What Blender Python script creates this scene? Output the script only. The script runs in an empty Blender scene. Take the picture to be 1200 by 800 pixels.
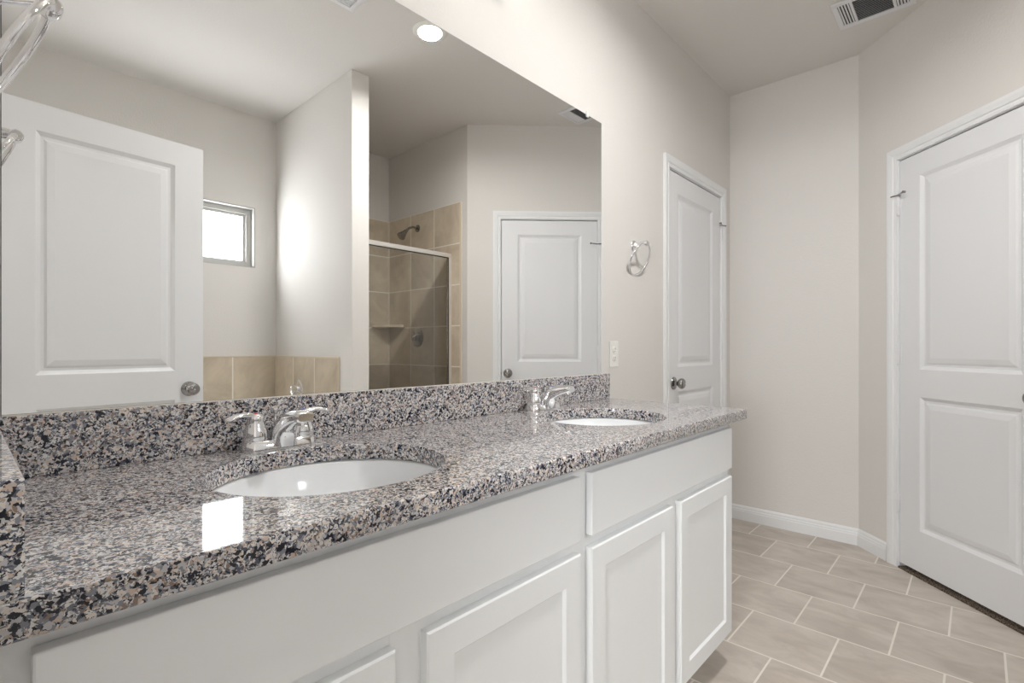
import bpy, bmesh, math, random
from mathutils import Vector, Matrix
random.seed(4)
PI = math.pi
S = bpy.context.scene
C = S.collection

# ------------------------------------------------------------------ camera
YAW = math.radians(42.591)
cd = bpy.data.cameras.new('camera'); cam = bpy.data.objects.new('camera', cd); C.objects.link(cam)
cam.location = (0, -1.1976, 1.1072)
cam.rotation_euler = (PI/2, 0, YAW - PI/2)
cd.sensor_width = 36; cd.lens = 595.27/1200*36; cd.shift_y = 6.73/1200; cd.clip_start = .02
S.camera = cam

# ------------------------------------------------------------------ world, lights, exposure
W = bpy.data.worlds.new('sky'); S.world = W; W.use_nodes = True
SKY, GROUND = 17.0, 23.0      # overcast sky above, pale ground below the horizon
_t = W.node_tree; _b = _t.nodes['Background']; _b.inputs['Color'].default_value = (.95, .975, 1, 1)
_c = _t.nodes.new('ShaderNodeTexCoord'); _s = _t.nodes.new('ShaderNodeSeparateXYZ'); _m = _t.nodes.new('ShaderNodeMapRange')
_m.inputs[1].default_value = -.06; _m.inputs[2].default_value = .04; _m.inputs[3].default_value = GROUND; _m.inputs[4].default_value = SKY
_t.links.new(_c.outputs['Generated'], _s.inputs[0]); _t.links.new(_s.outputs['Z'], _m.inputs[0]); _t.links.new(_m.outputs[0], _b.inputs['Strength'])
S.view_settings.view_transform = 'Standard'; S.view_settings.look = 'None'
S.view_settings.exposure = 0.8; S.view_settings.gamma = 1; S.view_settings.use_curve_mapping = False
CAN_W, BED_FILL_W, VAN_W = 11, 14, .5
PANE_L = 9.5     # radiance of the frosted, daylit bathroom pane
S.cycles.max_bounces = 14; S.cycles.diffuse_bounces = 7; S.cycles.glossy_bounces = 8; S.cycles.transparent_max_bounces = 12
S.cycles.sample_clamp_indirect = 8
S.cycles.caustics_reflective = True

def area(name, loc, rot, sx, sy, power, color=(1,1,1), portal=False, shape='RECTANGLE', spread=PI):
    l = bpy.data.lights.new(name, 'AREA'); l.shape = shape; l.size = sx
    if shape == 'RECTANGLE': l.size_y = sy
    l.energy = power; l.color = color; l.spread = spread
    if portal: l.cycles.is_portal = True
    o = bpy.data.objects.new(name, l); C.objects.link(o); o.location = loc; o.rotation_euler = rot
    return o
area('bedroom_window_portal', (-3.32, -1.75, 1.4), (0, -PI/2, 0), 1.0, .9, 1, portal=True)

# ------------------------------------------------------------------ materials
def mat(name, col, rough=.5, metal=0, ior=1.5, spec=.5):
    m = bpy.data.materials.new(name); m.use_nodes = True
    b = m.node_tree.nodes['Principled BSDF']
    b.inputs['Base Color'].default_value = (*col, 1); b.inputs['Roughness'].default_value = rough
    b.inputs['Metallic'].default_value = metal; b.inputs['IOR'].default_value = ior
    b.inputs['Specular IOR Level'].default_value = spec
    return m, m.node_tree, b
def s2l(r, g, b):
    f = lambda c: (c/255/12.92 if c/255 <= .04045 else ((c/255+.055)/1.055)**2.4)
    return (f(r), f(g), f(b))
def N(t, k, **kw):
    n = t.nodes.new(k)
    for a, v in kw.items(): setattr(n, a, v)
    return n
def bump(t, b, h, strength, dist):
    bp = N(t, 'ShaderNodeBump'); bp.inputs['Strength'].default_value = strength; bp.inputs['Distance'].default_value = dist
    t.links.new(h, bp.inputs['Height']); t.links.new(bp.outputs[0], b.inputs['Normal'])
def paint(name, col, scale=110, strength=.4, rough=.75, dist=.003):
    m, t, b = mat(name, col, rough)
    tc = N(t, 'ShaderNodeTexCoord'); n = N(t, 'ShaderNodeTexNoise'); n.inputs['Scale'].default_value = scale
    n.inputs['Detail'].default_value = 4
    t.links.new(tc.outputs['Object'], n.inputs['Vector'])
    bump(t, b, n.outputs['Fac'], strength, dist)
    return m
M = {}
M['wall'] = paint('wall_paint', s2l(218, 215, 211))
M['ceiling'] = paint('ceiling_paint', s2l(220, 217, 213), 90, .3)
M['white'] = paint('door_white', s2l(226, 227, 229), 30, .04, .45)
M['trim'] = paint('trim_white', s2l(230, 231, 232), 30, .03, .4)
M['cabinet'] = paint('cabinet_white', s2l(233, 235, 236), 25, .03, .38)
M['porcelain'] = mat('porcelain', s2l(238, 240, 242), .08)[0]
M['vinyl'] = mat('window_vinyl', s2l(176, 175, 172), .5)[0]
M['plastic'] = mat('white_plastic', s2l(232, 231, 226), .35)[0]
M['clear_plastic'] = mat('clip_plastic', s2l(235, 235, 232), .2)[0]
M['chrome'] = mat('chrome', (.86, .86, .87), .06, 1)[0]
M['nickel'] = mat('satin_nickel', (.33, .32, .31), .2, 1)[0]
M['alum'] = mat('brushed_aluminium', (.80, .77, .72), .42, .6)[0]
M['mirror'] = mat('mirror_silver', (.945, .95, .945), 0, 1)[0]
M['black'] = mat('dark_rubber', (.012, .012, .012), .6)[0]
M['dark'] = mat('duct_dark', (.035, .034, .033), .8)[0]
M['caulk'] = mat('caulk', s2l(225, 220, 212), .5)[0]
M['red'] = mat('red_dot', s2l(205, 40, 45), .3)[0]
M['blue'] = mat('blue_dot', s2l(40, 80, 190), .3)[0]
M['vent'] = mat('vent_enamel', s2l(228, 228, 230), .4)[0]

def glass_mat(name, tint, gloss=.08):
    m = bpy.data.materials.new(name); m.use_nodes = True; t = m.node_tree; t.nodes.clear()
    o = N(t, 'ShaderNodeOutputMaterial'); mx = N(t, 'ShaderNodeMixShader'); tr = N(t, 'ShaderNodeBsdfTransparent'); gl = N(t, 'ShaderNodeBsdfGlossy')
    fr = N(t, 'ShaderNodeFresnel'); fr.inputs['IOR'].default_value = 1.45
    tr.inputs['Color'].default_value = (*tint, 1); gl.inputs['Roughness'].default_value = .02
    t.links.new(fr.outputs[0], mx.inputs[0]); t.links.new(tr.outputs[0], mx.inputs[1]); t.links.new(gl.outputs[0], mx.inputs[2]); t.links.new(mx.outputs[0], o.inputs[0])
    return m
M['shower_glass'] = glass_mat('shower_glass', (.985, .99, .985))

def emis(name, col, st):
    m, t, b = mat(name, (.9, .9, .9), .4)
    b.inputs['Emission Color'].default_value = (*col, 1); b.inputs['Emission Strength'].default_value = st
    return m
M['frosted'] = emis('frosted_daylit_pane', (.95, .975, 1), PANE_L)
M['lamp'] = emis('lamp_lens', (1, .95, .86), 9)
M['shade'] = emis('shade_glass', (1, .95, .86), 3)

def tile_mat(name, ax, pu, pv, ou, ov, offset, c1, c2, grout, mortar=.006, rough=.35, vein=.25, streak=(1, 1, 1)):
    """ax: which object axes give (u,v); pitch pu x pv; phase ou, ov"""
    m, t, b = mat(name, c1, rough)
    tc = N(t, 'ShaderNodeTexCoord'); sp = N(t, 'ShaderNodeSeparateXYZ'); t.links.new(tc.outputs['Object'], sp.inputs[0])
    cmb = N(t, 'ShaderNodeCombineXYZ')
    for i, (a, ph) in enumerate(zip(ax, (ou, ov))):
        ad = N(t, 'ShaderNodeMath', operation='ADD'); ad.inputs[1].default_value = 30*(pu if i == 0 else pv) - ph
        t.links.new(sp.outputs['XYZ'.index(a)], ad.inputs[0]); t.links.new(ad.outputs[0], cmb.inputs[i])
    br = N(t, 'ShaderNodeTexBrick'); br.offset = offset; br.offset_frequency = 2; br.squash = 1
    br.inputs['Scale'].default_value = 1; br.inputs['Brick Width'].default_value = pu; br.inputs['Row Height'].default_value = pv
    br.inputs['Mortar Size'].default_value = mortar/2; br.inputs['Mortar Smooth'].default_value = .1; br.inputs['Bias'].default_value = 0
    br.inputs['Color1'].default_value = (0, 0, 0, 1); br.inputs['Color2'].default_value = (1, 1, 1, 1); br.inputs['Mortar'].default_value = (.5, .5, .5, 1)
    t.links.new(cmb.outputs[0], br.inputs['Vector'])
    # per tile shift of the cloud pattern
    vs = N(t, 'ShaderNodeVectorMath', operation='MULTIPLY_ADD'); vs.inputs[1].default_value = (7, 5, 9)
    t.links.new(br.outputs['Color'], vs.inputs[0]); t.links.new(tc.outputs['Object'], vs.inputs[2])
    mp = N(t, 'ShaderNodeMapping'); mp.inputs['Scale'].default_value = streak; t.links.new(vs.outputs[0], mp.inputs['Vector'])
    n = N(t, 'ShaderNodeTexNoise'); n.inputs['Scale'].default_value = 4; n.inputs['Detail'].default_value = 7; n.inputs['Roughness'].default_value = .62; n.inputs['Distortion'].default_value = .6
    t.links.new(mp.outputs[0], n.inputs['Vector'])
    rp = N(t, 'ShaderNodeValToRGB'); rp.color_ramp.elements[0].position = .36; rp.color_ramp.elements[1].position = .64
    rp.color_ramp.elements[0].color = (*c2, 1); rp.color_ramp.elements[1].color = (*c1, 1)
    t.links.new(n.outputs['Fac'], rp.inputs[0])
    hs = N(t, 'ShaderNodeHueSaturation'); mr = N(t, 'ShaderNodeMapRange'); mr.inputs[3].default_value = .95; mr.inputs[4].default_value = 1.04
    t.links.new(br.outputs['Color'], mr.inputs[0]); t.links.new(mr.outputs[0], hs.inputs['Value']); t.links.new(rp.outputs[0], hs.inputs['Color'])
    mx = N(t, 'ShaderNodeMix', data_type='RGBA'); mx.inputs[7].default_value = (*grout, 1)
    t.links.new(br.outputs['Fac'], mx.inputs[0]); t.links.new(hs.outputs[0], mx.inputs[6]); t.links.new(mx.outputs[2], b.inputs['Base Color'])
    inv = N(t, 'ShaderNodeMath', operation='MULTIPLY'); inv.inputs[1].default_value = -1; t.links.new(br.outputs['Fac'], inv.inputs[0])
    bump(t, b, inv.outputs[0], .5, .002)
    ra = N(t, 'ShaderNodeMapRange'); ra.inputs[3].default_value = rough; ra.inputs[4].default_value = .8
    t.links.new(br.outputs['Fac'], ra.inputs[0]); t.links.new(ra.outputs[0], b.inputs['Roughness'])
    return m
M['floor'] = tile_mat('floor_tile', 'YX', .307, .3035, -.345, 1.9585, .5, s2l(201, 192, 182), s2l(178, 168, 158), s2l(226, 220, 211), .007, .42, streak=(2.2, 1, 1))
TC = (s2l(214, 201, 180), s2l(188, 174, 153), s2l(236, 230, 218))
M['tile_side'] = tile_mat('tile_side', 'YZ', .305, .307, -1.652, 2.19, 0, *TC, .009, .3)
M['tile_back'] = tile_mat('tile_back', 'XZ', .305, .307, 2.517, 2.19, 0, *TC, .009, .3)
M['tub_tile_back'] = tile_mat('tub_tile_back', 'XZ', .305, .305, 1.268, 1.045, 0, *TC, .009, .3)
M['tub_tile_side'] = tile_mat('tub_tile_side', 'YZ', .305, .305, -1.98, 1.045, 0, *TC, .009, .3)
M['bullnose'] = mat('bullnose_tile', s2l(214, 202, 182), .3)[0]
M['stone_shelf'] = mat('stone_shelf', s2l(214, 202, 182), .3)[0]

def granite():
    m, t, b = mat('granite', (.5, .5, .5), .05, ior=1.52)
    tc = N(t, 'ShaderNodeTexCoord')
    wn = N(t, 'ShaderNodeTexNoise'); wn.inputs['Scale'].default_value = 170; wn.inputs['Detail'].default_value = 3
    t.links.new(tc.outputs['Object'], wn.inputs['Vector'])
    wv = N(t, 'ShaderNodeVectorMath', operation='MULTIPLY_ADD'); wv.inputs[1].default_value = (.011, .011, .011)
    t.links.new(wn.outputs['Color'], wv.inputs[0]); t.links.new(tc.outputs['Object'], wv.inputs[2])
    def vor(scale):
        v = N(t, 'ShaderNodeTexVoronoi'); v.inputs['Scale'].default_value = scale; t.links.new(wv.outputs[0], v.inputs['Vector'])
        s = N(t, 'ShaderNodeSeparateColor'); t.links.new(v.outputs['Color'], s.inputs[0]); return s
    v1 = vor(225); v2 = vor(430); v3 = vor(170)
    def ramp(inp, stops):
        r = N(t, 'ShaderNodeValToRGB'); r.color_ramp.interpolation = 'CONSTANT'
        e = r.color_ramp.elements
        while len(e) < len(stops): e.new(.5)
        for i, (p, c) in enumerate(stops): e[i].position = p; e[i].color = (*c, 1)
        t.links.new(inp, r.inputs[0]); return r
    big = N(t, 'ShaderNodeTexNoise'); big.inputs['Scale'].default_value = 24; big.inputs['Detail'].default_value = 2
    t.links.new(tc.outputs['Object'], big.inputs['Vector'])
    ad = N(t, 'ShaderNodeMath', operation='MULTIPLY_ADD'); ad.inputs[1].default_value = .95; ad.inputs[2].default_value = -.54
    t.links.new(big.outputs['Fac'], ad.inputs[0])
    a2 = N(t, 'ShaderNodeMath', operation='ADD', use_clamp=True); t.links.new(ad.outputs[0], a2.inputs[0]); t.links.new(v1.outputs[0], a2.inputs[1])
    r1 = ramp(a2.outputs[0], [(0, s2l(32, 34, 45)), (.20, s2l(84, 88, 102)), (.30, s2l(136, 138, 146)), (.44, s2l(194, 194, 198)), (.60, s2l(222, 215, 209)), (.75, s2l(203, 186, 175)), (.89, s2l(140, 122, 111))])
    r2 = ramp(v2.outputs[1], [(0, s2l(36, 39, 52)), (.20, s2l(112, 116, 128)), (.48, s2l(222, 221, 220)), (.84, s2l(180, 163, 152))])
    sel = ramp(v3.outputs[2], [(0, (0, 0, 0)), (.62, (1, 1, 1))])
    mx = N(t, 'ShaderNodeMix', data_type='RGBA'); t.links.new(sel.outputs[0], mx.inputs[0]); t.links.new(r1.outputs[0], mx.inputs[6]); t.links.new(r2.outputs[0], mx.inputs[7])
    t.links.new(mx.outputs[2], b.inputs['Base Color'])
    return m
M['granite'] = granite()

def carpet_mat():
    m, t, b = mat('carpet', s2l(120, 104, 92), .95)
    tc = N(t, 'ShaderNodeTexCoord'); n = N(t, 'ShaderNodeTexNoise'); n.inputs['Scale'].default_value = 260; t.links.new(tc.outputs['Object'], n.inputs['Vector'])
    r = N(t, 'ShaderNodeValToRGB'); r.color_ramp.elements[0].position = .42; r.color_ramp.elements[1].position = .6
    r.color_ramp.elements[0].color = (*s2l(34, 26, 22), 1); r.color_ramp.elements[1].color = (*s2l(140, 122, 104), 1)
    t.links.new(n.outputs['Fac'], r.inputs[0]); t.links.new(r.outputs[0], b.inputs['Base Color'])
    bump(t, b, n.outputs['Fac'], 1, .01)
    return m
M['carpet'] = carpet_mat()

# ------------------------------------------------------------------ builders
class MB:
    def __init__(s): s.v = []; s.f = []
    def add(s, vs, fs):
        k = len(s.v); s.v += [tuple(v) for v in vs]; s.f += [tuple(k+i for i in f) for f in fs]; return s
    def box(s, x0, x1, y0, y1, z0, z1):
        return s.add([(x, y, z) for z in (z0, z1) for y in (y0, y1) for x in (x0, x1)],
                     [(0, 2, 3, 1), (4, 5, 7, 6), (0, 1, 5, 4), (2, 6, 7, 3), (0, 4, 6, 2), (1, 3, 7, 5)])
    def prism(s, pts, z0, z1):
        n = len(pts)
        return s.add([(x, y, z0) for x, y in pts]+[(x, y, z1) for x, y in pts],
                     [tuple(reversed(range(n))), tuple(range(n, 2*n))]+[(i, (i+1) % n, n+(i+1) % n, n+i) for i in range(n)])
    def rings(s, rings, cap0=True, cap1=True, close=True):
        n = len(rings[0]); vs = [p for r in rings for p in r]; fs = []
        for k in range(len(rings)-1):
            for i in range(n if close else n-1):
                j = (i+1) % n
                fs.append((k*n+i, k*n+j, (k+1)*n+j, (k+1)*n+i))
        if cap0: fs.append(tuple(reversed(range(n))))
        if cap1: fs.append(tuple((len(rings)-1)*n+i for i in range(n)))
        return s.add(vs, fs)
    def lathe(s, prof, origin=(0, 0, 0), axis='z', n=32, cap0=True, cap1=True, sx=1, sy=1):
        """prof: (radius, height) pairs along the axis"""
        rs = []
        for r, h in prof:
            ring = []
            for i in range(n):
                a = 2*PI*i/n; p = (r*math.cos(a)*sx, r*math.sin(a)*sy, h)
                if axis == 'x': p = (p[2], p[0], p[1])
                if axis == 'y': p = (p[1], p[2], p[0])
                if axis == '-y': p = (p[0], -p[2], p[1])
                ring.append((p[0]+origin[0], p[1]+origin[1], p[2]+origin[2]))
            rs.append(ring)
        return s.rings(rs, cap0, cap1)
    def loft(s, path, n=16, up=(0, 0, 1), sq=2.0):
        """path: list of (point, half width, half height); superellipse sections"""
        P = [Vector(p[0]) for p in path]; rs = []
        for k, (p, w, h) in enumerate(path):
            d = (P[min(k+1, len(P)-1)]-P[max(k-1, 0)]).normalized()
            sd = d.cross(Vector(up)); 
            if sd.length < 1e-4: sd = Vector((1, 0, 0))
            sd.normalize(); u = sd.cross(d).normalized()
            ring = []
            for i in range(n):
                a = 2*PI*i/n; c, q = math.cos(a), math.sin(a)
                cc = math.copysign(abs(c)**(2/sq), c); qq = math.copysign(abs(q)**(2/sq), q)
                ring.append(tuple(P[k]+sd*(cc*w)+u*(qq*h)))
            rs.append(ring)
        return s.rings(rs)
    def torus(s, c, R, r, M3=None, n=64, m=12):
        rs = []
        for k in range(n+1):
            A = 2*PI*k/n; ring = []
            for i in range(m):
                a = 2*PI*i/m; p = Vector(((R+r*math.cos(a))*math.cos(A), r*math.sin(a), (R+r*math.cos(a))*math.sin(A)))
                if M3: p = M3 @ p
                ring.append(tuple(p+Vector(c)))
            rs.append(ring)
        return s.rings(rs, False, False)
    def build(s, name, m, parent=None, shift=(0, 0, 0), bevel=0, smooth=False, seg=2, fix=True):
        me = bpy.data.meshes.new(name); sh = Vector(shift)
        me.from_pydata([tuple(Vector(v)-sh) for v in s.v], [], s.f); me.validate()
        bm = bmesh.new(); bm.from_mesh(me); bmesh.ops.remove_doubles(bm, verts=bm.verts, dist=1e-5)
        if fix: bmesh.ops.recalc_face_normals(bm, faces=bm.faces)
        bm.to_mesh(me); bm.free()
        me.materials.append(m)
        o = bpy.data.objects.new(name, me); C.objects.link(o)
        if parent: o.parent = parent
        if bevel:
            b = o.modifiers.new('bevel', 'BEVEL'); b.width = bevel; b.segments = seg; b.limit_method = 'ANGLE'; b.angle_limit = math.radians(40)
        if smooth:
            me.polygons.foreach_set('use_smooth', [True]*len(me.polygons))
            try: me.set_sharp_from_angle(angle=math.radians(42))
            except Exception: pass
        return o
def tag(o, label, cat=None, group=None, kind=None):
    o['label'] = label
    if cat: o['category'] = cat
    if group: o['group'] = group
    if kind: o['kind'] = kind
    return o
def thing(name, label, cat, loc=(0, 0, 0), rotz=0, group=None, kind=None):
    o = bpy.data.objects.new(name, None); o.empty_display_size = .05; C.objects.link(o); o.location = loc; o.rotation_euler = (0, 0, rotz)
    return tag(o, label, cat, group, kind)
def struct(o, label, cat='room structure'): return tag(o, label, cat, kind='structure')
def copy_tree(o, parent=None):
    c = o.copy(); C.objects.link(c); c.parent = parent
    for ch in list(o.children):
        if ch.name != c.name: copy_tree(ch, c)
    return c

# ------------------------------------------------------------------ room dimensions
ZC = 2.7434; XL = .016; XF = 3.4057; YK = -.7027; YW = -2.59; XS = 2.525; WX0, WX1 = 1.562, 1.677; WY = -1.53; T = .115
R2 = math.sqrt(.5)
def q(t, off=0): return (XF-t*R2+off*R2, YK-t*R2-off*R2)      # along the angled wall; off = behind it
YS = XS-(XF-YK)                                                  # corner where angled wall meets the shower wall
SLAB_T = 2.045

# ------------------------------------------------------------------ structure
fl = MB().box(-3.4, 4.3, -3.0, 1.0, -.08, 0).build('floor', M['floor']); struct(fl, 'beige running bond ceramic tile floor with pale grout', 'floor')
ce = MB().box(-3.4, 4.3, -3.0, 1.0, ZC, ZC+.1).build('ceiling', M['ceiling']); struct(ce, 'flat greige textured ceiling', 'ceiling')
# vanity wall with the opening of door 1
D1X0, D1W = 2.517, .722; D1X1 = D1X0+D1W
w = MB().box(XL-T, D1X0-.022, 0, T, 0, ZC).box(D1X1+.022, XF, 0, T, 0, ZC).box(D1X0-.022, D1X1+.022, 0, T, SLAB_T+.022, ZC).build('wall_back', M['wall'])
struct(w, 'greige textured vanity wall behind the big mirror', 'wall')
w = MB().box(XF, XF+T, YK, T, 0, ZC).build('wall_right', M['wall']); struct(w, 'plain greige far wall right of the white door', 'wall')
# angled wall with opening of door 2
H0, DW2 = .282, .711
def seg(mb, t0, t1, z0, z1): mb.prism([q(t0), q(t1), q(t1, T), q(t0, T)], z0, z1)
mb = MB(); LD = (XF-XS)/R2
mb.prism([(XF, YK), q(H0-.022), q(H0-.022, T), (XF+T, YK-.05), (XF+T, YK)], 0, ZC)
seg(mb, H0+DW2+.022, LD, 0, ZC); seg(mb, H0-.022, H0+DW2+.022, SLAB_T+.022, ZC)
w = mb.build('wall_diagonal', M['wall']); struct(w, 'greige angled wall holding the two panel door at right', 'wall')
w = MB().prism([(XS, YS), q(LD, T), (XS+T, YW), (XS, YW)], 0, ZC).build('wall_shower', M['wall']); struct(w, 'greige wall above the shower tiles', 'wall')
# window wall
WA0, WA1, WZ0, WZ1 = .49, 1.417, 1.668, 2.092
w = MB().box(XL-T, WA0, YW-.14, YW, 0, ZC).box(WA1, XS+T, YW-.14, YW, 0, ZC).box(WA0, WA1, YW-.14, YW, 0, WZ0).box(WA0, WA1, YW-.14, YW, WZ1, ZC).build('wall_window', M['wall'])
struct(w, 'greige wall with the small high window over the tub', 'wall')
w = MB().box(WX0, WX1, YW, WY, 0, ZC).build('wall_wing', M['wall'], bevel=.004); struct(w, 'greige wing wall between tub and shower', 'wall')
# left wall with doorway
DY0, DY1 = -.735, -1.462
w = MB().box(XL-T, XL, DY0, 0, 0, ZC).box(XL-T, XL, YW, DY1-.03, 0, ZC).box(XL-T, XL, DY1-.03, DY0, SLAB_T+.03, ZC).build('wall_left', M['wall'])
struct(w, 'greige left wall with the doorway', 'wall')
# unseen closet walls added behind closed doors to keep light out of the gaps
w = MB().box(2.2, 2.3, T, .9, 0, ZC).box(3.6, 3.7, T, .9, 0, ZC).box(2.2, 3.7, .9, 1.0, 0, ZC).build('wall_closet_backing', M['wall']); struct(w, 'unseen light-blocking closet walls added behind the white door', 'wall')
a, b_, c_, d_ = q(-.1, T+.02), q(LD+.1, T+.02), q(LD+.1, .9), q(-.1, .9)
mb = MB(); mb.prism([q(-.1, .9), q(LD+.1, .9), q(LD+.1, 1.0), q(-.1, 1.0)], 0, ZC); mb.prism([q(-.1, T+.09), q(-.1, 1.0), q(-.2, 1.0), q(-.2, T+.09)], 0, ZC); mb.prism([q(LD, T), q(LD, 1.0), q(LD+.1, 1.0), q(LD+.1, T)], 0, ZC)
w = mb.build('wall_angled_backing', M['wall']); struct(w, 'unseen light-blocking walls added round the carpeted closet behind the angled door', 'wall')
# bedroom beyond the doorway
w = MB().box(-3.3, XL-T, .9, 1.0, 0, ZC).box(-3.3, XL-T, -3.0, -2.9, 0, ZC).box(-3.4, -3.3, -3, 1, 0, .9).box(-3.4, -3.3, -3, 1, 1.9, ZC).box(-3.4, -3.3, -3, -2.2, .9, 1.9).box(-3.4, -3.3, -1.3, 1, .9, 1.9).box(XL-T-.01, XL-T, T, .9, 0, ZC).box(XL-T-.01, XL-T, -2.9, YW-.14, 0, ZC).build('wall_bedroom', M['wall'])
struct(w, 'bedroom walls beyond the doorway', 'wall')

# baseboards: swept profile (protrusion, height)
BB = [(0, 0), (.014, 0), (.014, .055), (.012, .060), (.012, .068), (.009, .073), (.009, .082), (.004, .092), (0, .092)]
def baseboard(name, pts, nrm_side=1):
    """pts: floor polyline of the wall foot, room on the left side of travel"""
    P = [Vector((x, y)) for x, y in pts]; rs = []
    for i, p in enumerate(P):
        ns = []
        if i > 0: d = (p-P[i-1]).normalized(); ns.append(Vector((-d.y, d.x)))
        if i < len(P)-1: d = (P[i+1]-p).normalized(); ns.append(Vector((-d.y, d.x)))
        n = sum(ns, Vector((0, 0)))/len(ns); n = n/n.length; k = 1/max(.3, n.dot(ns[0]))
        rs.append([(p.x+n.x*o*k, p.y+n.y*o*k, z) for o, z in BB])
    return struct(MB().rings(rs).build(name, M['trim']), 'white moulded baseboard at the foot of the wall', 'baseboard')
b1 = baseboard('baseboard_right', [q(H0-.075), (XF, YK), (XF, 0), (D1X1+.08, 0)]); b1['label'] = 'white stepped baseboard running round the far corner to the angled door'
b1 = baseboard('baseboard_back', [(D1X0-.08, 0), (1.87, 0)]); b1['label'] = 'white baseboard between the vanity and the far door'
b1 = baseboard('baseboard_shower', [(XS-.01, YS+.01-.01), q(H0+DW2+.075)]); b1['label'] = 'white baseboard between the angled door and the shower'

# ------------------------------------------------------------------ casings
CAS = [(.006, 0), (.006, .009), (.016, .011), (.020, .011), (.022, .008), (.026, .008), (.030, .012), (.050, .016), (.063, .016), (.063, 0)]
def casing(name, x0, x1, h, label, loc, rotz, depth=T):
    t = thing(name, label, 'door casing', loc, rotz, kind='structure')
    mb = MB(); rs = []
    for o, p in CAS: rs.append([(x0-o, -p, 0), (x0-o, -p, h+o), (x1+o, -p, h+o), (x1+o, -p, 0)])
    mb.rings(rs, False, False, False)
    mb.build('casing', M['trim'], t)
    j = MB().box(x0-.02, x0-.003, 0, depth, 0, h+.003).box(x1+.003, x1+.02, 0, depth, 0, h+.003).box(x0-.02, x1+.02, 0, depth, h+.003, h+.02)
    j.box(x0-.003, x0+.010, .042, .07, 0, h-.01).box(x1-.010, x1+.003, .042, .07, 0, h-.01).box(x0-.003, x1+.003, .042, .07, h-.012, h+.003)
    j.build('jamb', M['trim'], t)
    return t

# ------------------------------------------------------------------ panel doors
def door_mesh(w, h, th, z0):
    mb = MB(); ins = .118
    px = [ins, w-ins]; pz = [(.222, .868), (1.0, 1.937)]
    prof = [(0, 0), (.006, .004), (.016, .010), (.026, .010), (.034, .006), (.056, .0015)]
    for side in (0, 1):
        y0 = 0 if side == 0 else th; sg = 1 if side == 0 else -1
        xs = [0, px[0], px[1], w]; zs = [z0, pz[0][0], pz[0][1], pz[1][0], pz[1][1], h]
        for i in range(3):
            for j in range(5):
                if i == 1 and j in (1, 3): continue
                mb.add([(xs[i], y0, zs[j]), (xs[i+1], y0, zs[j]), (xs[i+1], y0, zs[j+1]), (xs[i], y0, zs[j+1])], [(0, 1, 2, 3)])
        for a, b in pz:
            rs = [[(px[0]+o, y0+sg*d, a+o), (px[1]-o, y0+sg*d, a+o), (px[1]-o, y0+sg*d, b-o), (px[0]+o, y0+sg*d, b-o)] for o, d in prof]
            mb.rings(rs, False, True)
    xs = [0, px[0], px[1], w]; zs = [z0, pz[0][0], pz[0][1], pz[1][0], pz[1][1], h]
    for i in range(3):
        for z in (z0, h): mb.add([(xs[i], 0, z), (xs[i+1], 0, z), (xs[i+1], th, z), (xs[i], th, z)], [(0, 1, 2, 3)])
    for j in range(5):
        for x in (0, w): mb.add([(x, 0, zs[j]), (x, 0, zs[j+1]), (x, th, zs[j+1]), (x, th, zs[j])], [(0, 1, 2, 3)])
    return mb
def knob(parent, x, z, th, sides=(0, 1)):
    prof = [(.033, 0), (.034, .003), (.032, .007), (.024, .010), (.013, .013), (.011, .022), (.013, .027), (.022, .032), (.0275, .040), (.0285, .047), (.027, .054), (.021, .060), (.012, .0635), (.004, .0645)]
    for s in sides:
        mb = MB()
        if s == 0: mb.lathe(prof, (x, 0, z), '-y')
        else: mb.lathe(prof, (x, th, z), 'y')
        k = mb.build('door_knob', M['nickel'], parent, smooth=True)
        MB().lathe([(.0045, -.0645 if s == 0 else .0645), (.0045, -.0660 if s == 0 else .066)], (x, 0 if s == 0 else th, z), 'y', 12).build('privacy_button', M['chrome'], k)
def hinge(parent, x, z, stop=False, sgn=1):
    mb = MB()
    for k in range(5): mb.lathe([(.0075, z-.045+k*.018+.0013), (.0075, z-.045+(k+1)*.018-.0013)], (x, -.007, 0), 'z', 12)
    mb.lathe([(.005, z-.049), (.005, z+.049)], (x, -.007, 0), 'z', 12)
    mb.box(x-.016, x+.016, -.002, .0006, z-.045, z+.045)
    h = mb.build('hinge', M['vent'], parent)
    if stop:
        m2 = MB().box(x-.010, x+.010, -.020, .0, z+.050, z+.053)
        m2.loft([((x, -.012, z+.052), .004, .003), ((x+sgn*.03, -.020, z+.053), .004, .004), ((x+sgn*.055, -.026, z+.054), .0035, .0035)], 10)
        m2.lathe([(.006, -.004), (.006, .008)], (x+sgn*.055, -.026, z+.054), 'y', 12)
        m2.loft([((x, -.012, z+.052), .003, .003), ((x-sgn*.022, -.030, z+.05), .004, .004)], 10)
        m2.build('hinge_pin_stop', M['nickel'], h)
def make_door(name, label, loc, rotz, w, hinge_at, z0=.012, knob_in=.062):
    t = thing(name, label, 'door', loc, rotz, kind='structure')
    door_mesh(w, SLAB_T-.003, .035, z0).build('door_slab', M['white'], t)
    kx = knob_in if hinge_at == 'right' else w-knob_in
    hx = w+.002 if hinge_at == 'right' else -.002
    knob(t, kx, .915, .035)
    for i, z in enumerate((.325, 1.072, 1.820)): hinge(t, hx, z, i == 2, -1 if hinge_at == 'right' else 1)
    ex = 0 if hinge_at == 'right' else w
    MB().box(ex-.0006, ex+.0006, .006, .029, .885, .945).box(ex-.006 if ex == 0 else ex, ex if ex == 0 else ex+.006, .012, .023, .905, .925).build('latch', M['nickel'], t)
    return t
make_door('door_1', 'narrow white two panel door in the vanity wall beyond the counter', (D1X0, .003, 0), 0, D1W, 'right')
casing('trim_1', D1X0, D1X1, SLAB_T, 'white casing round the door in the vanity wall', (0, 0, 0), 0)
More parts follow.
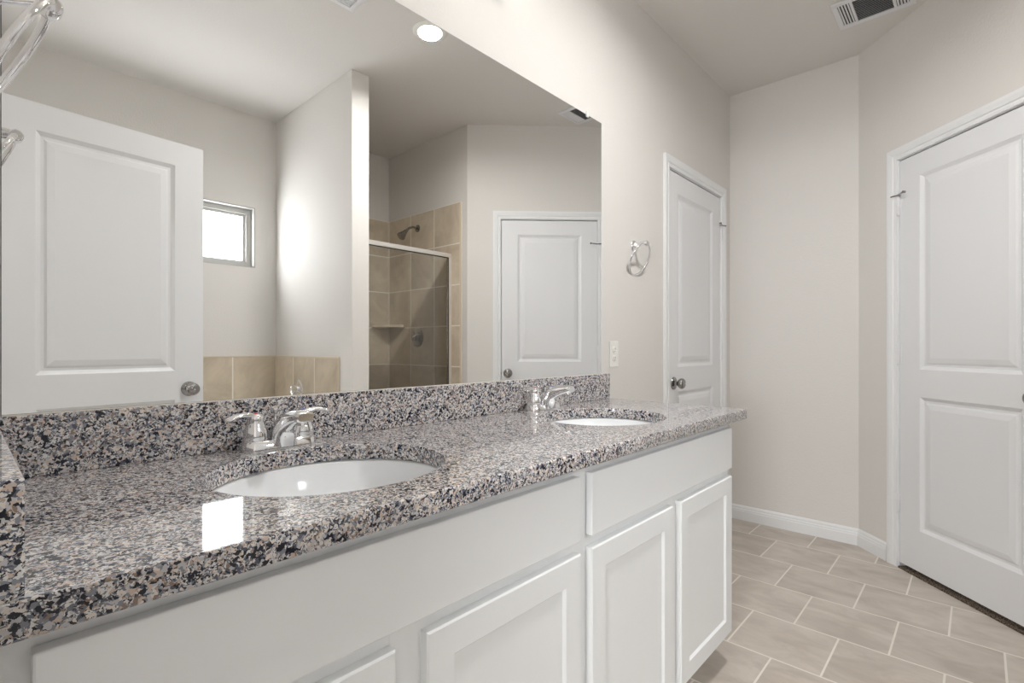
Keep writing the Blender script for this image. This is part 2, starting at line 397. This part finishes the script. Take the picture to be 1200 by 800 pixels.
x2, y2 = q(H0)
make_door('door_2', 'white two panel closet door in the angled wall at right', (x2, y2, 0), math.radians(225), DW2, 'left', z0=.026, knob_in=.046)
o = bpy.data.objects['door_2']; o.location = (x2+.003*R2, y2-.003*R2, 0)
casing('trim_2', 0, DW2, SLAB_T, 'white casing round the angled closet door', (x2, y2, 0), math.radians(225))
make_door('door_3', 'white two panel door standing open into the bathroom, seen in the mirror', (.0795, -1.4525+.0, 0), math.radians(174-180), .708, 'right')
o = bpy.data.objects['door_3']
# show its front to the mirror: local -y must face +y, so turn it round about the free edge
o.rotation_euler = (0, 0, math.radians(180-6)); o.location = (.783, -1.526, 0)
# near jamb of the doorway (no casing on the vanity side)
t = thing('trim_3', 'white jamb lining the doorway in the left wall', 'door casing', kind='structure')
MB().box(XL-T, XL, DY0-.018, DY0, 0, SLAB_T+.012).box(XL-T, XL, DY1-.03, DY1-.012, 0, SLAB_T+.012).box(XL-T, XL, DY1-.03, DY0, SLAB_T+.012, SLAB_T+.03).build('jamb', M['trim'], t)
MB().box(XL, XL+.015, DY1-.085, DY1-.028, 0, SLAB_T+.07).build('casing', M['trim'], t, bevel=.003)
cp = MB().prism([q(H0+.004, -.010), q(H0+DW2-.004, -.010), q(H0+DW2, .89), q(H0, .89)], 0, .009).build('carpet', M['carpet']); tag(cp, 'dark speckled brown carpet showing under the angled closet door', 'carpet', kind='structure')
cp = MB().box(-3.3, XL-T, -2.9, .9, 0, .012).build('carpet', M['carpet']); tag(cp, 'brown carpet on the bedroom floor beyond the doorway', 'carpet', kind='structure')

# ------------------------------------------------------------------ window
t = thing('window_1', 'small high frosted window over the tub, seen in the mirror', 'window', ((WA0+WA1)/2, YW, WZ0), kind='structure')
L = t.location.copy()
def rect_frame(mb, x0, x1, z0, z1, wd, y0, y1):
    mb.box(x0, x1, y0, y1, z0, z0+wd).box(x0, x1, y0, y1, z1-wd, z1).box(x0, x0+wd, y0, y1, z0+wd, z1-wd).box(x1-wd, x1, y0, y1, z0+wd, z1-wd)
mb = MB(); rect_frame(mb, WA0, WA1, WZ0, WZ1, .008, YW-.14, YW+.001); mb.build('window_lining', M['vinyl'], t, L)
mb = MB(); rect_frame(mb, WA0+.008, WA1-.008, WZ0+.004, WZ1-.008, .036, YW-.11, YW-.045); mb.build('window_frame', M['vinyl'], t, L, bevel=.003)
mb = MB(); rect_frame(mb, WA0+.042, WA1-.042, WZ0+.028, WZ1-.042, .020, YW-.10, YW-.06); mb.build('sash', M['vinyl'], t, L, bevel=.002)
MB().box(WA0+.060, WA1-.060, YW-.079, YW-.074, WZ0+.046, WZ1-.060).build('pane', M['frosted'], t, L)

# ------------------------------------------------------------------ vanity cabinet
ZT = .887; TH = .035; YF = -.587; CX0, CX1 = .042, 1.906
FB, FF = -.541, -.560
cab = thing('vanity_cabinet', 'long white shaker vanity cabinet under the speckled granite counter', 'cabinet', (.95, -.28, 0))
Lc = cab.location.copy()
RX = 1.846
mb = MB().box(.02, .038, -.523, -.003, .1, ZT-TH).box(RX-.018, RX, -.523, -.003, .1, ZT-TH).box(RX-.018, RX, -.455, -.003, 0, .1).box(.038, RX-.018, -.523, -.003, .1, .118).box(.038, RX-.018, -.012, -.003, .118, ZT-TH).box(.93, .948, -.523, -.012, .118, ZT-TH)
mb.build('carcass', M['cabinet'], cab, Lc)
mb = MB()
for a, b in ((.02, .06), (.44, .50), (.905, .97), (1.365, 1.43), (1.80, RX)): mb.box(a, b, FB, -.523, .10, ZT-TH)
for z0, z1 in ((.10, .13), (.64, .70), (.81, ZT-TH)): mb.box(.02, RX, FB+.0004, -.523, z0, z1)
mb.build('face_frame', M['cabinet'], cab, Lc)
MB().box(.02, RX-.018, -.47, -.455, 0, .1).build('toe_kick', M['cabinet'], cab, Lc)
for a, b in ((.045, .914), (.959, 1.835)):
    MB().box(a, b, FF, FB, .684, .826).build('drawer_front', M['cabinet'], cab, Lc, bevel=.0025)
def shaker(x0, x1, z0, z1):
    mb = MB(); r = .056
    rs = [[(x0+o, y, z0+o), (x1-o, y, z0+o), (x1-o, y, z1-o), (x0+o, y, z1-o)] for o, y in
          ((0, FB), (0, FF+.003), (.003, FF), (r-.001, FF), (r, FF+.001), (r+.005, FF+.0065))]
    mb.rings(rs, True, True); return mb
for a, b in ((.03, .440), (.498, .917), (.959, 1.371), (1.423, 1.835)):
    shaker(a, b, .112, .657).build('cabinet_door', M['cabinet'], cab, Lc, fix=True)

# ------------------------------------------------------------------ countertop with sink cut-outs
SINKS = ((.478, -.306), (1.398, -.306)); SA, SB = .213, .193
ct = thing('granite_countertop', 'speckled grey and tan granite countertop with two oval sink cut-outs', 'countertop', (.95, -.3, ZT-TH))
Lt = ct.location.copy()
cu = bpy.data.curves.new('counter_curve', 'CURVE'); cu.dimensions = '2D'; cu.fill_mode = 'BOTH'
def poly(pts):
    sp = cu.splines.new('POLY'); sp.points.add(len(pts)-1); sp.use_cyclic_u = True
    for i, (x, y) in enumerate(pts): sp.points[i].co = (x, y, 0, 1)
BV = .003
CL = .018
poly([(CL+BV, YF+BV), (CX1-BV, YF+BV), (CX1-BV, -.002-BV), (CL+BV, -.002-BV)])
for cx, cy in SINKS: poly([(cx+(SA+BV)*math.cos(-2*PI*i/96), cy+(SB+BV)*math.sin(-2*PI*i/96)) for i in range(96)])
cu.extrude = TH/2-BV; cu.bevel_depth = BV; cu.bevel_resolution = 2
tmp = bpy.data.objects.new('tmp', cu); C.objects.link(tmp)
dg = bpy.context.evaluated_depsgraph_get(); me = bpy.data.meshes.new_from_object(tmp.evaluated_get(dg)); bpy.data.objects.remove(tmp)
me.transform(Matrix.Translation(Vector((0, 0, ZT-TH/2))-Lt)); me.materials.clear(); me.materials.append(M['granite'])
o = bpy.data.objects.new('slab', me); C.objects.link(o); o.parent = ct
SPT = .9928
bs = MB().box(CL+.021, CX1, -.022, -.002, ZT, SPT).build('backsplash', M['granite'], ct, Lt, bevel=.002)
ss = MB().box(CL, CL+.021, YF+.004, -.002, ZT, SPT).build('side_splash', M['granite'], ct, Lt, bevel=.002)

# ------------------------------------------------------------------ sinks
def make_sink(cx, cy, label):
    t = thing('undermount_sink', label, 'sink', (cx, cy, ZT-TH), group='undermount sinks')
    k = SB/SA
    prof = [(SA+.018, .0), (SA+.005, -.0004), (SA-.002, -.004), (SA-.006, -.02), (SA-.015, -.05), (SA-.035, -.085), (SA-.07, -.112), (SA-.12, -.128), (.06, -.135), (.024, -.137),
            (.024, -.147), (.10, -.146), (SA-.07, -.125), (SA-.02, -.09), (SA+.0, -.05), (SA+.006, -.012), (SA+.018, -.010)]
    mb = MB(); rs = []
    for r, z in prof: rs.append([(r*math.cos(2*PI*i/72), r*k*math.sin(2*PI*i/72), z-.0005) for i in range(72)])
    rs.append(rs[0]); mb.rings(rs, False, False); mb.build('basin', M['porcelain'], t, smooth=True)
    MB().lathe([(.021, -.150), (.021, -.138), (.031, -.137), (.031, -.134), (.026, -.133), (.023, -.136), (.020, -.138)], (0, 0, 0), 'z', 32, False, True).build('drain', M['chrome'], t, smooth=True)
    return t
make_sink(*SINKS[0], 'white oval undermount sink nearer the camera, left half of the granite counter')
make_sink(*SINKS[1], 'white oval undermount sink at the far right end of the granite counter')

# ------------------------------------------------------------------ faucets
def make_faucet(x, y, label):
    t = thing('centerset_faucet', label, 'faucet', (x, y, ZT), group='chrome two handle faucets')
    pts = []
    hx = .051; r0 = .028
    def stad(r, z):
        ring = []
        for i in range(40):
            a = 2*PI*i/40; cx = hx if math.cos(a) > 0 else -hx
            if abs(math.cos(a)) < 1e-9: cx = 0
            ring.append((cx+r*math.cos(a), r*math.sin(a), z))
        return ring
    mb = MB().rings([stad(.029, 0), stad(.029, .006), stad(.027, .016), stad(.024, .021), stad(.021, .022)])
    mb.build('base_plate', M['chrome'], t, smooth=True)
    # spout: broad body rising forward over the sink with a squared head
    rs = []
    for ty, tz, by, bz, wd in ((.024, .012, -.046, .008, .026), (.022, .022, -.046, .016, .025), (.015, .038, -.047, .026, .024), (.000, .057, -.051, .038, .0225), (-.025, .073, -.060, .044, .0215), (-.055, .084, -.076, .052, .021),
                               (-.085, .089, -.095, .060, .0205), (-.110, .090, -.112, .065, .020), (-.121, .0885, -.121, .066, .019), (-.1245, .085, -.1245, .069, .016)):
        ring = []
        for i in range(28):
            a = 2*PI*i/28; c, d = math.cos(a), math.sin(a)
            cc = math.copysign(abs(c)**.66, c); dd = math.copysign(abs(d)**.72, d)
            ring.append((wd*cc, (ty+by)/2+(ty-by)/2*dd, (tz+bz)/2+(tz-bz)/2*dd))
        rs.append(ring)
    mb = MB().rings(rs)
    sp = mb.build('spout', M['chrome'], t, smooth=True)
    MB().lathe([(.0105, .060), (.0105, .070), (.008, .074)], (0, -.108, 0), 'z', 24).build('aerator', M['chrome'], sp, smooth=True)
    MB().lathe([(.003, .02), (.003, .072), (.006, .074), (.0065, .082), (.004, .084)], (0, .024, 0), 'z', 16).build('lift_rod', M['chrome'], t, smooth=True)
    for s in (-1, 1):
        mb = MB().lathe([(.024, .021), (.0235, .023), (.0245, .027), (.0235, .040), (.019, .054), (.0165, .062), (.0172, .067), (.0172, .072), (.014, .077), (.008, .079)], (s*hx, 0, 0), 'z', 28)
        mb.loft([((s*(hx-.004), 0, .070), .013, .007), ((s*(hx+.014), -.002, .0765), .0115, .0065), ((s*(hx+.030), -.006, .0785), .010, .005), ((s*(hx+.046), -.010, .076), .011, .0048), ((s*(hx+.058), -.013, .072), .0105, .0048), ((s*(hx+.063), -.014, .071), .006, .003)], 16)
        h = mb.build('handle', M['chrome'], t, smooth=True)
        MB().lathe([(.005, .0788), (.0045, .0805)], (s*hx, 0, 0), 'z', 16).build('index_dot', M['red' if s < 0 else 'blue'], h)
    return t
f1 = make_faucet(.478, -.063, 'chrome two handle faucet behind the nearer sink')
f2 = copy_tree(f1); f2.location = (1.398, -.063, ZT); f2['label'] = 'chrome two handle faucet behind the far sink'

# ------------------------------------------------------------------ mirror
mr = thing('wall_mirror', 'large frameless wall mirror above the granite backsplash', 'mirror', (.95, -.003, SPT+.003)); Lm = mr.location.copy()
MX0, MX1, MZ1 = .047, 1.862, 2.066
MB().box(MX0, MX1, -.0065, -.0015, SPT+.002, MZ1).build('glass_pane', M['mirror'], mr, Lm)
MB().box(MX0-.0008, MX1+.0008, -.0060, -.0005, SPT+.0008, MZ1+.0008).build('mirror_edge', M['black'], mr, Lm)
MB().box(MX0, MX1, -.0100, -.0068, SPT, SPT+.0016).build('bottom_channel', M['caulk'], mr, Lm)
for x in (.45, 1.757):
    MB().box(x-.007, x+.007, -.010, -.0005, MZ1-.008, MZ1+.016).lathe([(.004, .010), (.003, .012)], (x, 0, MZ1+.010), '-y', 12).build('mirror_clip', M['clear_plastic'], mr, Lm, bevel=.002)

# ------------------------------------------------------------------ towel rings
def make_ring(loc, rotz, label):
    """local: wall is y=0, room is -y; root at the wall plate"""
    t = thing('towel_ring', label, 'towel ring', loc, rotz, group='chrome towel rings')
    MB().lathe([(.028, 0), (.028, .003), (.026, .006), (.021, .009), (.017, .010), (.015, .016), (.011, .020)], (0, 0, 0), '-y', 32).build('wall_plate', M['chrome'], t, smooth=True)
    mb = MB().loft([((0, -.012, 0), .011, .014), ((0, -.030, .004), .0085, .011), ((0, -.048, .009), .0085, .009), ((0, -.060, .008), .009, .008)], 16)
    mb.lathe([(.010, -.012), (.0125, -.009), (.0125, .009), (.010, .012)], (0, -.064, .005), 'x', 20)
    mb.build('arm', M['chrome'], t, smooth=True)
    R = .076; ang = math.radians(25.5)
    M3 = Matrix.Rotation(ang, 3, 'X')
    c = Vector((0, -.064, .003)) + M3 @ Vector((0, 0, -R))
    MB().torus(c, R, .0053, M3).build('ring', M['chrome'], t, smooth=True)
    return t
make_ring((2.150, 0, 1.583), 0, 'chrome towel ring on the wall between mirror and far door')
make_ring((XL, -.305, 1.545), math.radians(90), 'chrome towel ring on the left wall, at the top left of the view')

# ------------------------------------------------------------------ outlet
t = thing('wall_outlet', 'white duplex wall outlet beside the mirror above the counter', 'outlet', (1.968, 0, 1.077)); 
MB().box(-.035, .035, -.006, -.0003, -.0575, .0575).build('cover_plate', M['plastic'], t, bevel=.003)
for s in (-1, 1):
    r = MB().lathe([(.0165, .005), (.0165, .0085), (.015, .009)], (0, 0, s*.0195), '-y', 32, sx=1, sy=.86).build('receptacle', M['plastic'], t, smooth=True)
    MB().box(-.0068, -.0048, -.0094, -.0088, s*.0195-.001, s*.0195+.008).box(.0048, .0068, -.0094, -.0088, s*.0195, s*.0195+.008).box(-.0022, .0022, -.0094, -.0088, s*.0195-.009, s*.0195-.005).build('slots', M['dark'], r)
MB().lathe([(.003, .006), (.0025, .0072)], (0, 0, 0), '-y', 12).build('screw', M['plastic'], t)

# ------------------------------------------------------------------ ceiling register
VX0, VX1, VY0, VY1 = 2.822, 3.071, -.980, -.673
t = thing('ceiling_register', 'white rectangular air register on the ceiling near the far corner', 'vent', ((VX0+VX1)/2, (VY0+VY1)/2, ZC)); Lv = t.location.copy()
f = .030; cy0, cy1 = VY0+.082, VY1-.082
mb = MB(); z0, z1 = ZC-.007, ZC-.0004
mb.box(VX0, VX0+f, VY0, VY1, z0, z1).box(VX1-f, VX1, VY0, VY1, z0, z1).box(VX0+f, VX1-f, VY0, VY0+.022, z0, z1).box(VX0+f, VX1-f, VY1-.022, VY1, z0, z1)
mb.box(VX0+f, VX1-f, cy0-.012, cy0, z0, z1).box(VX0+f, VX1-f, cy1, cy1+.012, z0, z1)
mb.build('frame', M['vent'], t, Lv, bevel=.002)
MB().box(VX0+f, VX1-f, VY0+.022, VY1-.022, ZC-.0016, ZC-.0004).build('duct_opening', M['dark'], t, Lv)
def louver(mb, axis, c, a0, a1, tilt, wd=.0075):
    dz = wd*math.sin(tilt)/2; dc = wd*math.cos(tilt)/2; zc = ZC-.0052
    if axis == 'y': pts = [(c-dc, zc-dz), (c+dc, zc+dz)]; vs = [(p[0], a, p[1]+e) for a in (a0, a1) for p in pts for e in (0, .0008)]
    else: pts = [(c-dc, zc-dz), (c+dc, zc+dz)]; vs = [(a, p[0], p[1]+e) for a in (a0, a1) for p in pts for e in (0, .0008)]
    mb.add(vs, [(0, 1, 3, 2), (4, 6, 7, 5), (0, 2, 6, 4), (1, 5, 7, 3), (0, 4, 5, 1), (2, 3, 7, 6)])
n = 16
for k in range(n):
    mb = MB(); louver(mb, 'y', VX0+f+(k+.5)*(VX1-VX0-2*f)/n, cy0, cy1, .6, .0062); mb.build('louver', M['vent'], t, Lv)
for a0, a1 in ((VY0+.022, cy0-.012), (cy1+.012, VY1-.022)):
    for k in range(4):
        mb = MB(); louver(mb, 'x', a0+(k+.5)*(a1-a0)/4, VX0+f, VX1-f, .4, .0085); mb.build('louver', M['vent'], t, Lv)

# exhaust fan grille, seen only in the mirror
t = thing('exhaust_fan', 'white square exhaust fan grille on the ceiling, cut by the top of the mirror', 'fan', (1.16, -.925, ZC)); 
mb = MB()
def sqr(h, z): return [(-h, -h, z), (h, -h, z), (h, h, z), (-h, h, z)]
mb.rings([sqr(.135, -.0004), sqr(.135, -.006), sqr(.118, -.016), sqr(.100, -.018), sqr(.098, -.008)], True, True); mb.build('grille_frame', M['vent'], t)
for k in range(14): MB().box(-.095, .095, -.094+k*.0140, -.088+k*.0140, -.017, -.009).build('slat', M['vent'], t)
MB().box(-.03, .03, -.03, .03, -.020, -.0165).build('fan_lens', M['plastic'], t, bevel=.002)

# recessed can light
CANX, CANY = 1.65, -.91
t = thing('recessed_light', 'round lit recessed ceiling light, seen in the mirror near its top edge', 'ceiling light', (CANX, CANY, ZC))
MB().lathe([(.088, -.0004), (.088, -.003), (.080, -.008), (.064, -.010), (.058, -.0006)], (0, 0, 0), 'z', 48, True, True).build('trim_ring', M['plastic'], t, smooth=True)
MB().lathe([(.057, -.003), (.056, -.007), (.045, -.010), (.02, -.012)], (0, 0, 0), 'z', 40, True, True).build('lens', M['lamp'], t, smooth=True)
area('can_lamp', (CANX, CANY, ZC-.017), (0, 0, 0), .11, .11, CAN_W, (1, .99, .975), shape='DISK', spread=math.radians(165))

# vanity light bar above the mirror (above the frame of the picture)
t = thing('vanity_light', 'chrome bar light with three glass shades above the mirror', 'wall light', (.95, 0, 2.32))
MB().box(-.30, .30, -.025, -.0005, -.03, .03).build('back_plate', M['chrome'], t, bevel=.004)
for k in (-1, 0, 1):
    MB().loft([((k*.22, -.02, 0), .008, .008), ((k*.22, -.08, .0), .008, .008), ((k*.22, -.11, .018), .008, .008), ((k*.22, -.12, .045), .010, .010)], 12).build('arm', M['chrome'], t, smooth=True)
    MB().lathe([(.022, .04), (.030, .05), (.045, .10), (.055, .14), (.052, .14), (.040, .10), (.026, .055)], (k*.22, -.12, 0), 'z', 28, True, False).build('glass_shade', M['shade'], t, smooth=True)
    p = bpy.data.lights.new('vanity_bulb', 'POINT'); p.energy = VAN_W; p.color = (1, .97, .93); p.shadow_soft_size = .03
    o = bpy.data.objects.new('vanity_bulb', p); C.objects.link(o); o.location = (.95+k*.22, -.12, 2.50)
# unseen bedroom ceiling lamp, added to brighten the light from the doorway
t = thing('bedroom_fill_light', 'round flush ceiling light added unseen in the bedroom for extra brightness', 'ceiling light', (-1.2, -1.1, ZC))
MB().lathe([(.18, -.0004), (.18, -.03), (.15, -.075), (.08, -.10), (.01, -.105)], (0, 0, 0), 'z', 40).build('dome', M['shade'], t, smooth=True)
area('bedroom_fill_lamp', (-1.2, -1.1, ZC-.12), (0, 0, 0), .34, .34, BED_FILL_W, (1, .99, .98), shape='DISK')

# ------------------------------------------------------------------ shower
TS = XS-.008     # tile face on the side wall
t = thing('shower_tiles', 'beige square tile surround of the shower, seen in the mirror', 'tile surround', (2.1, YW, 0), kind='structure'); 
tl = MB().box(TS, XS-.0004, YW+.0004, -1.655, 0, 2.19).build('side_tiles', M['tile_side'], t); tl.location = (-2.1, -YW, 0)
tl = MB().box(WX1+.0004, TS, YW+.0004, YW+.010, 0, 2.19).build('back_tiles', M['tile_back'], t); tl.location = (-2.1, -YW, 0)
tl = MB().box(WX1+.0004, WX1+.008, YW+.010, -1.655, 0, 2.19).build('wing_tiles', M['tile_side'], t); tl.location = (-2.1, -YW, 0)
tl = MB().box(TS-.001, XS-.0004, -1.655, -1.640, 0, 2.19).build('edge_trim', M['bullnose'], t, bevel=.003); tl.location = (-2.1, -YW, 0)
sh = thing('shower_pan', 'low white shower pan with a raised threshold', 'shower pan', (2.1, -2.2, 0)); Lp = sh.location.copy()
MB().box(WX1+.009, TS-.001, YW+.011, -1.70, 0, .06).build('pan', M['porcelain'], sh, Lp, bevel=.006)
MB().box(WX1+.009, TS-.001, -1.82, -1.70, .06, .12).build('threshold', M['porcelain'], sh, Lp, bevel=.01)
en = thing('shower_enclosure', 'brushed metal framed glass shower door, seen in the mirror', 'shower door', (2.1, -1.76, .12)); Le = en.location.copy()
EY = -1.762; EX0, EX1 = WX1+.009, TS-.001; EZ = 1.812
MB().box(EX0, EX1, EY-.014, EY+.014, EZ-.030, EZ).build('header', M['alum'], en, Le, bevel=.002)
MB().box(EX0, EX1, EY-.014, EY+.014, .12, .145).build('sill_rail', M['alum'], en, Le, bevel=.002)
for a in (EX0, EX1-.024): MB().box(a, a+.024, EY-.014, EY+.014, .145, EZ-.030).build('jamb', M['alum'], en, Le, bevel=.002)
MB().box(EX1-.0275, EX1-.0245, EY-.010, EY+.010, .145, EZ-.030).box(EX0+.03, EX1-.03, EY-.010, EY+.010, EZ-.0335, EZ-.0305).build('seal', M['black'], en, Le)
MB().box(EX0+.025, EX1-.029, EY-.003, EY+.003, .147, EZ-.035).build('glass', M['shower_glass'], en, Le)
MB().loft([((EX0+.05, EY+.05, .98), .008, .008), ((EX0+.05, EY+.05, 1.14), .008, .008)], 12, up=(1, 0, 0)).box(EX0+.044, EX0+.056, EY+.004, EY+.05, .985, .997).box(EX0+.044, EX0+.056, EY+.004, EY+.05, 1.123, 1.135).build('pull_handle', M['chrome'], en, Le, smooth=True)
# shower head
t = thing('showerhead', 'chrome shower head on a short arm high on the tiled wall', 'shower head', (TS, -2.169, 2.07))
MB().lathe([(.030, 0), (.029, -.004), (.020, -.009), (.012, -.010)], (0, 0, 0), 'x', 28).build('flange', M['nickel'], t, smooth=True)
MB().loft([((-.004, 0, 0), .009, .009), ((-.05, 0, .004), .009, .009), ((-.085, 0, -.012), .009, .009), ((-.115, 0, -.04), .010, .010)], 14, up=(0, 1, 0)).build('arm', M['nickel'], t, smooth=True)
MB().loft([((-.108, 0, -.034), .013, .013), ((-.122, 0, -.048), .017, .017), ((-.135, 0, -.062), .022, .022), ((-.158, 0, -.086), .034, .034), ((-.164, 0, -.092), .034, .034), ((-.166, 0, -.094), .028, .028)], 24, up=(0, 1, 0)).build('head', M['nickel'], t, smooth=True)
# valve
t = thing('shower_valve', 'round chrome shower valve with lever on the tiled wall', 'shower valve', (TS, -2.169, 1.185))
MB().lathe([(.077, 0), (.077, -.003), (.068, -.009), (.03, -.012), (.026, -.014), (.026, -.045), (.022, -.050), (.01, -.052)], (0, 0, 0), 'x', 40).build('escutcheon', M['nickel'], t, smooth=True)
MB().loft([((-.040, 0, 0), .012, .010), ((-.046, .025, .012), .010, .008), ((-.050, .055, .022), .009, .006), ((-.052, .070, .026), .007, .005)], 14).build('lever', M['chrome'], t, smooth=True)
# corner shelf
pts = [(0, 0)]+[(-.235*math.cos(a), .235*math.sin(a)) for a in [PI/2*i/1 for i in (0, 1)]]
mb = MB().prism([(0, 0), (0, .225), (-.03, .225), (-.175, .035), (-.175, 0)], 0, .022)
o = mb.build('corner_shelf', M['stone_shelf'], bevel=.004); o.location = (TS-.0003, YW+.0103, 1.272); tag(o, 'beige stone corner shelf in the tiled shower corner', 'shelf')

# ------------------------------------------------------------------ tub area
t = thing('tub_tiles', 'row of pale beige tiles around the tub under the window', 'tile surround', (0, 0, 0), kind='structure')
MB().box(XL+.0004, WX0-.0004, YW+.0004, YW+.009, .50, 1.038).build('back_tiles', M['tub_tile_back'], t)
MB().box(WX0-.009, WX0-.0004, YW+.009, -1.68, .50, 1.038).build('side_tiles', M['tub_tile_side'], t)
MB().box(XL+.0004, WX0-.0004, YW+.0004, YW+.009, 1.038, 1.048).box(WX0-.009, WX0-.0004, YW+.009, -1.67, 1.038, 1.048).box(WX0-.009, WX0-.0004, -1.68, -1.67, .5, 1.038).build('edge_trim', M['bullnose'], t, bevel=.002)
t = thing('bathtub', 'white alcove bathtub below the small window', 'bathtub', (.785, -2.13, 0))
TX0, TX1, TY0, TY1 = -.765, .765, -.448, .448
mb = MB()
def rr(x0, x1, y0, y1, r, z, n=8):
    out = []
    for cx, cy, a0 in ((x1-r, y1-r, 0), (x0+r, y1-r, PI/2), (x0+r, y0+r, PI), (x1-r, y0+r, 1.5*PI)):
        for i in range(n+1): a = a0+PI/2*i/n; out.append((cx+r*math.cos(a), cy+r*math.sin(a), z))
    return out
mb.rings([rr(TX0, TX1, TY0, TY1, .01, 0), rr(TX0, TX1, TY0, TY1, .01, .48), rr(TX0+.01, TX1-.01, TY0+.01, TY1-.01, .012, .495), rr(TX0+.07, TX1-.07, TY0+.07, TY1-.09, .16, .495),
          rr(TX0+.09, TX1-.09, TY0+.09, TY1-.11, .16, .47), rr(TX0+.14, TX1-.22, TY0+.13, TY1-.15, .15, .16), rr(TX0+.20, TX1-.30, TY0+.19, TY1-.21, .12, .11)])
mb.build('tub_body', M['porcelain'], t, smooth=True)
MB().lathe([(.03, .112), (.028, .116), (.01, .117)], (.35, 0, 0), 'z', 24).build('drain', M['chrome'], t, smooth=True)
t = thing('tub_faucet', 'chrome tub faucet with round backplate on the tiled wing wall', 'faucet', (WX0-.009, -2.21, .825))
MB().lathe([(.070, 0), (.069, -.005), (.055, -.012), (.030, -.016), (.024, -.018), (.024, -.055), (.019, -.060)], (0, 0, 0), 'x', 36).build('escutcheon', M['chrome'], t, smooth=True)
MB().loft([((-.045, 0, 0), .012, .010), ((-.055, .03, -.02), .010, .007), ((-.06, .055, -.04), .008, .005)], 14).build('lever', M['chrome'], t, smooth=True)
MB().loft([((.0, 0, -.19), .026, .024), ((-.05, 0, -.19), .026, .022), ((-.11, 0, -.195), .024, .018), ((-.13, 0, -.21), .020, .014)], 18, up=(0, 1, 0)).build('spout', M['chrome'], t, smooth=True)
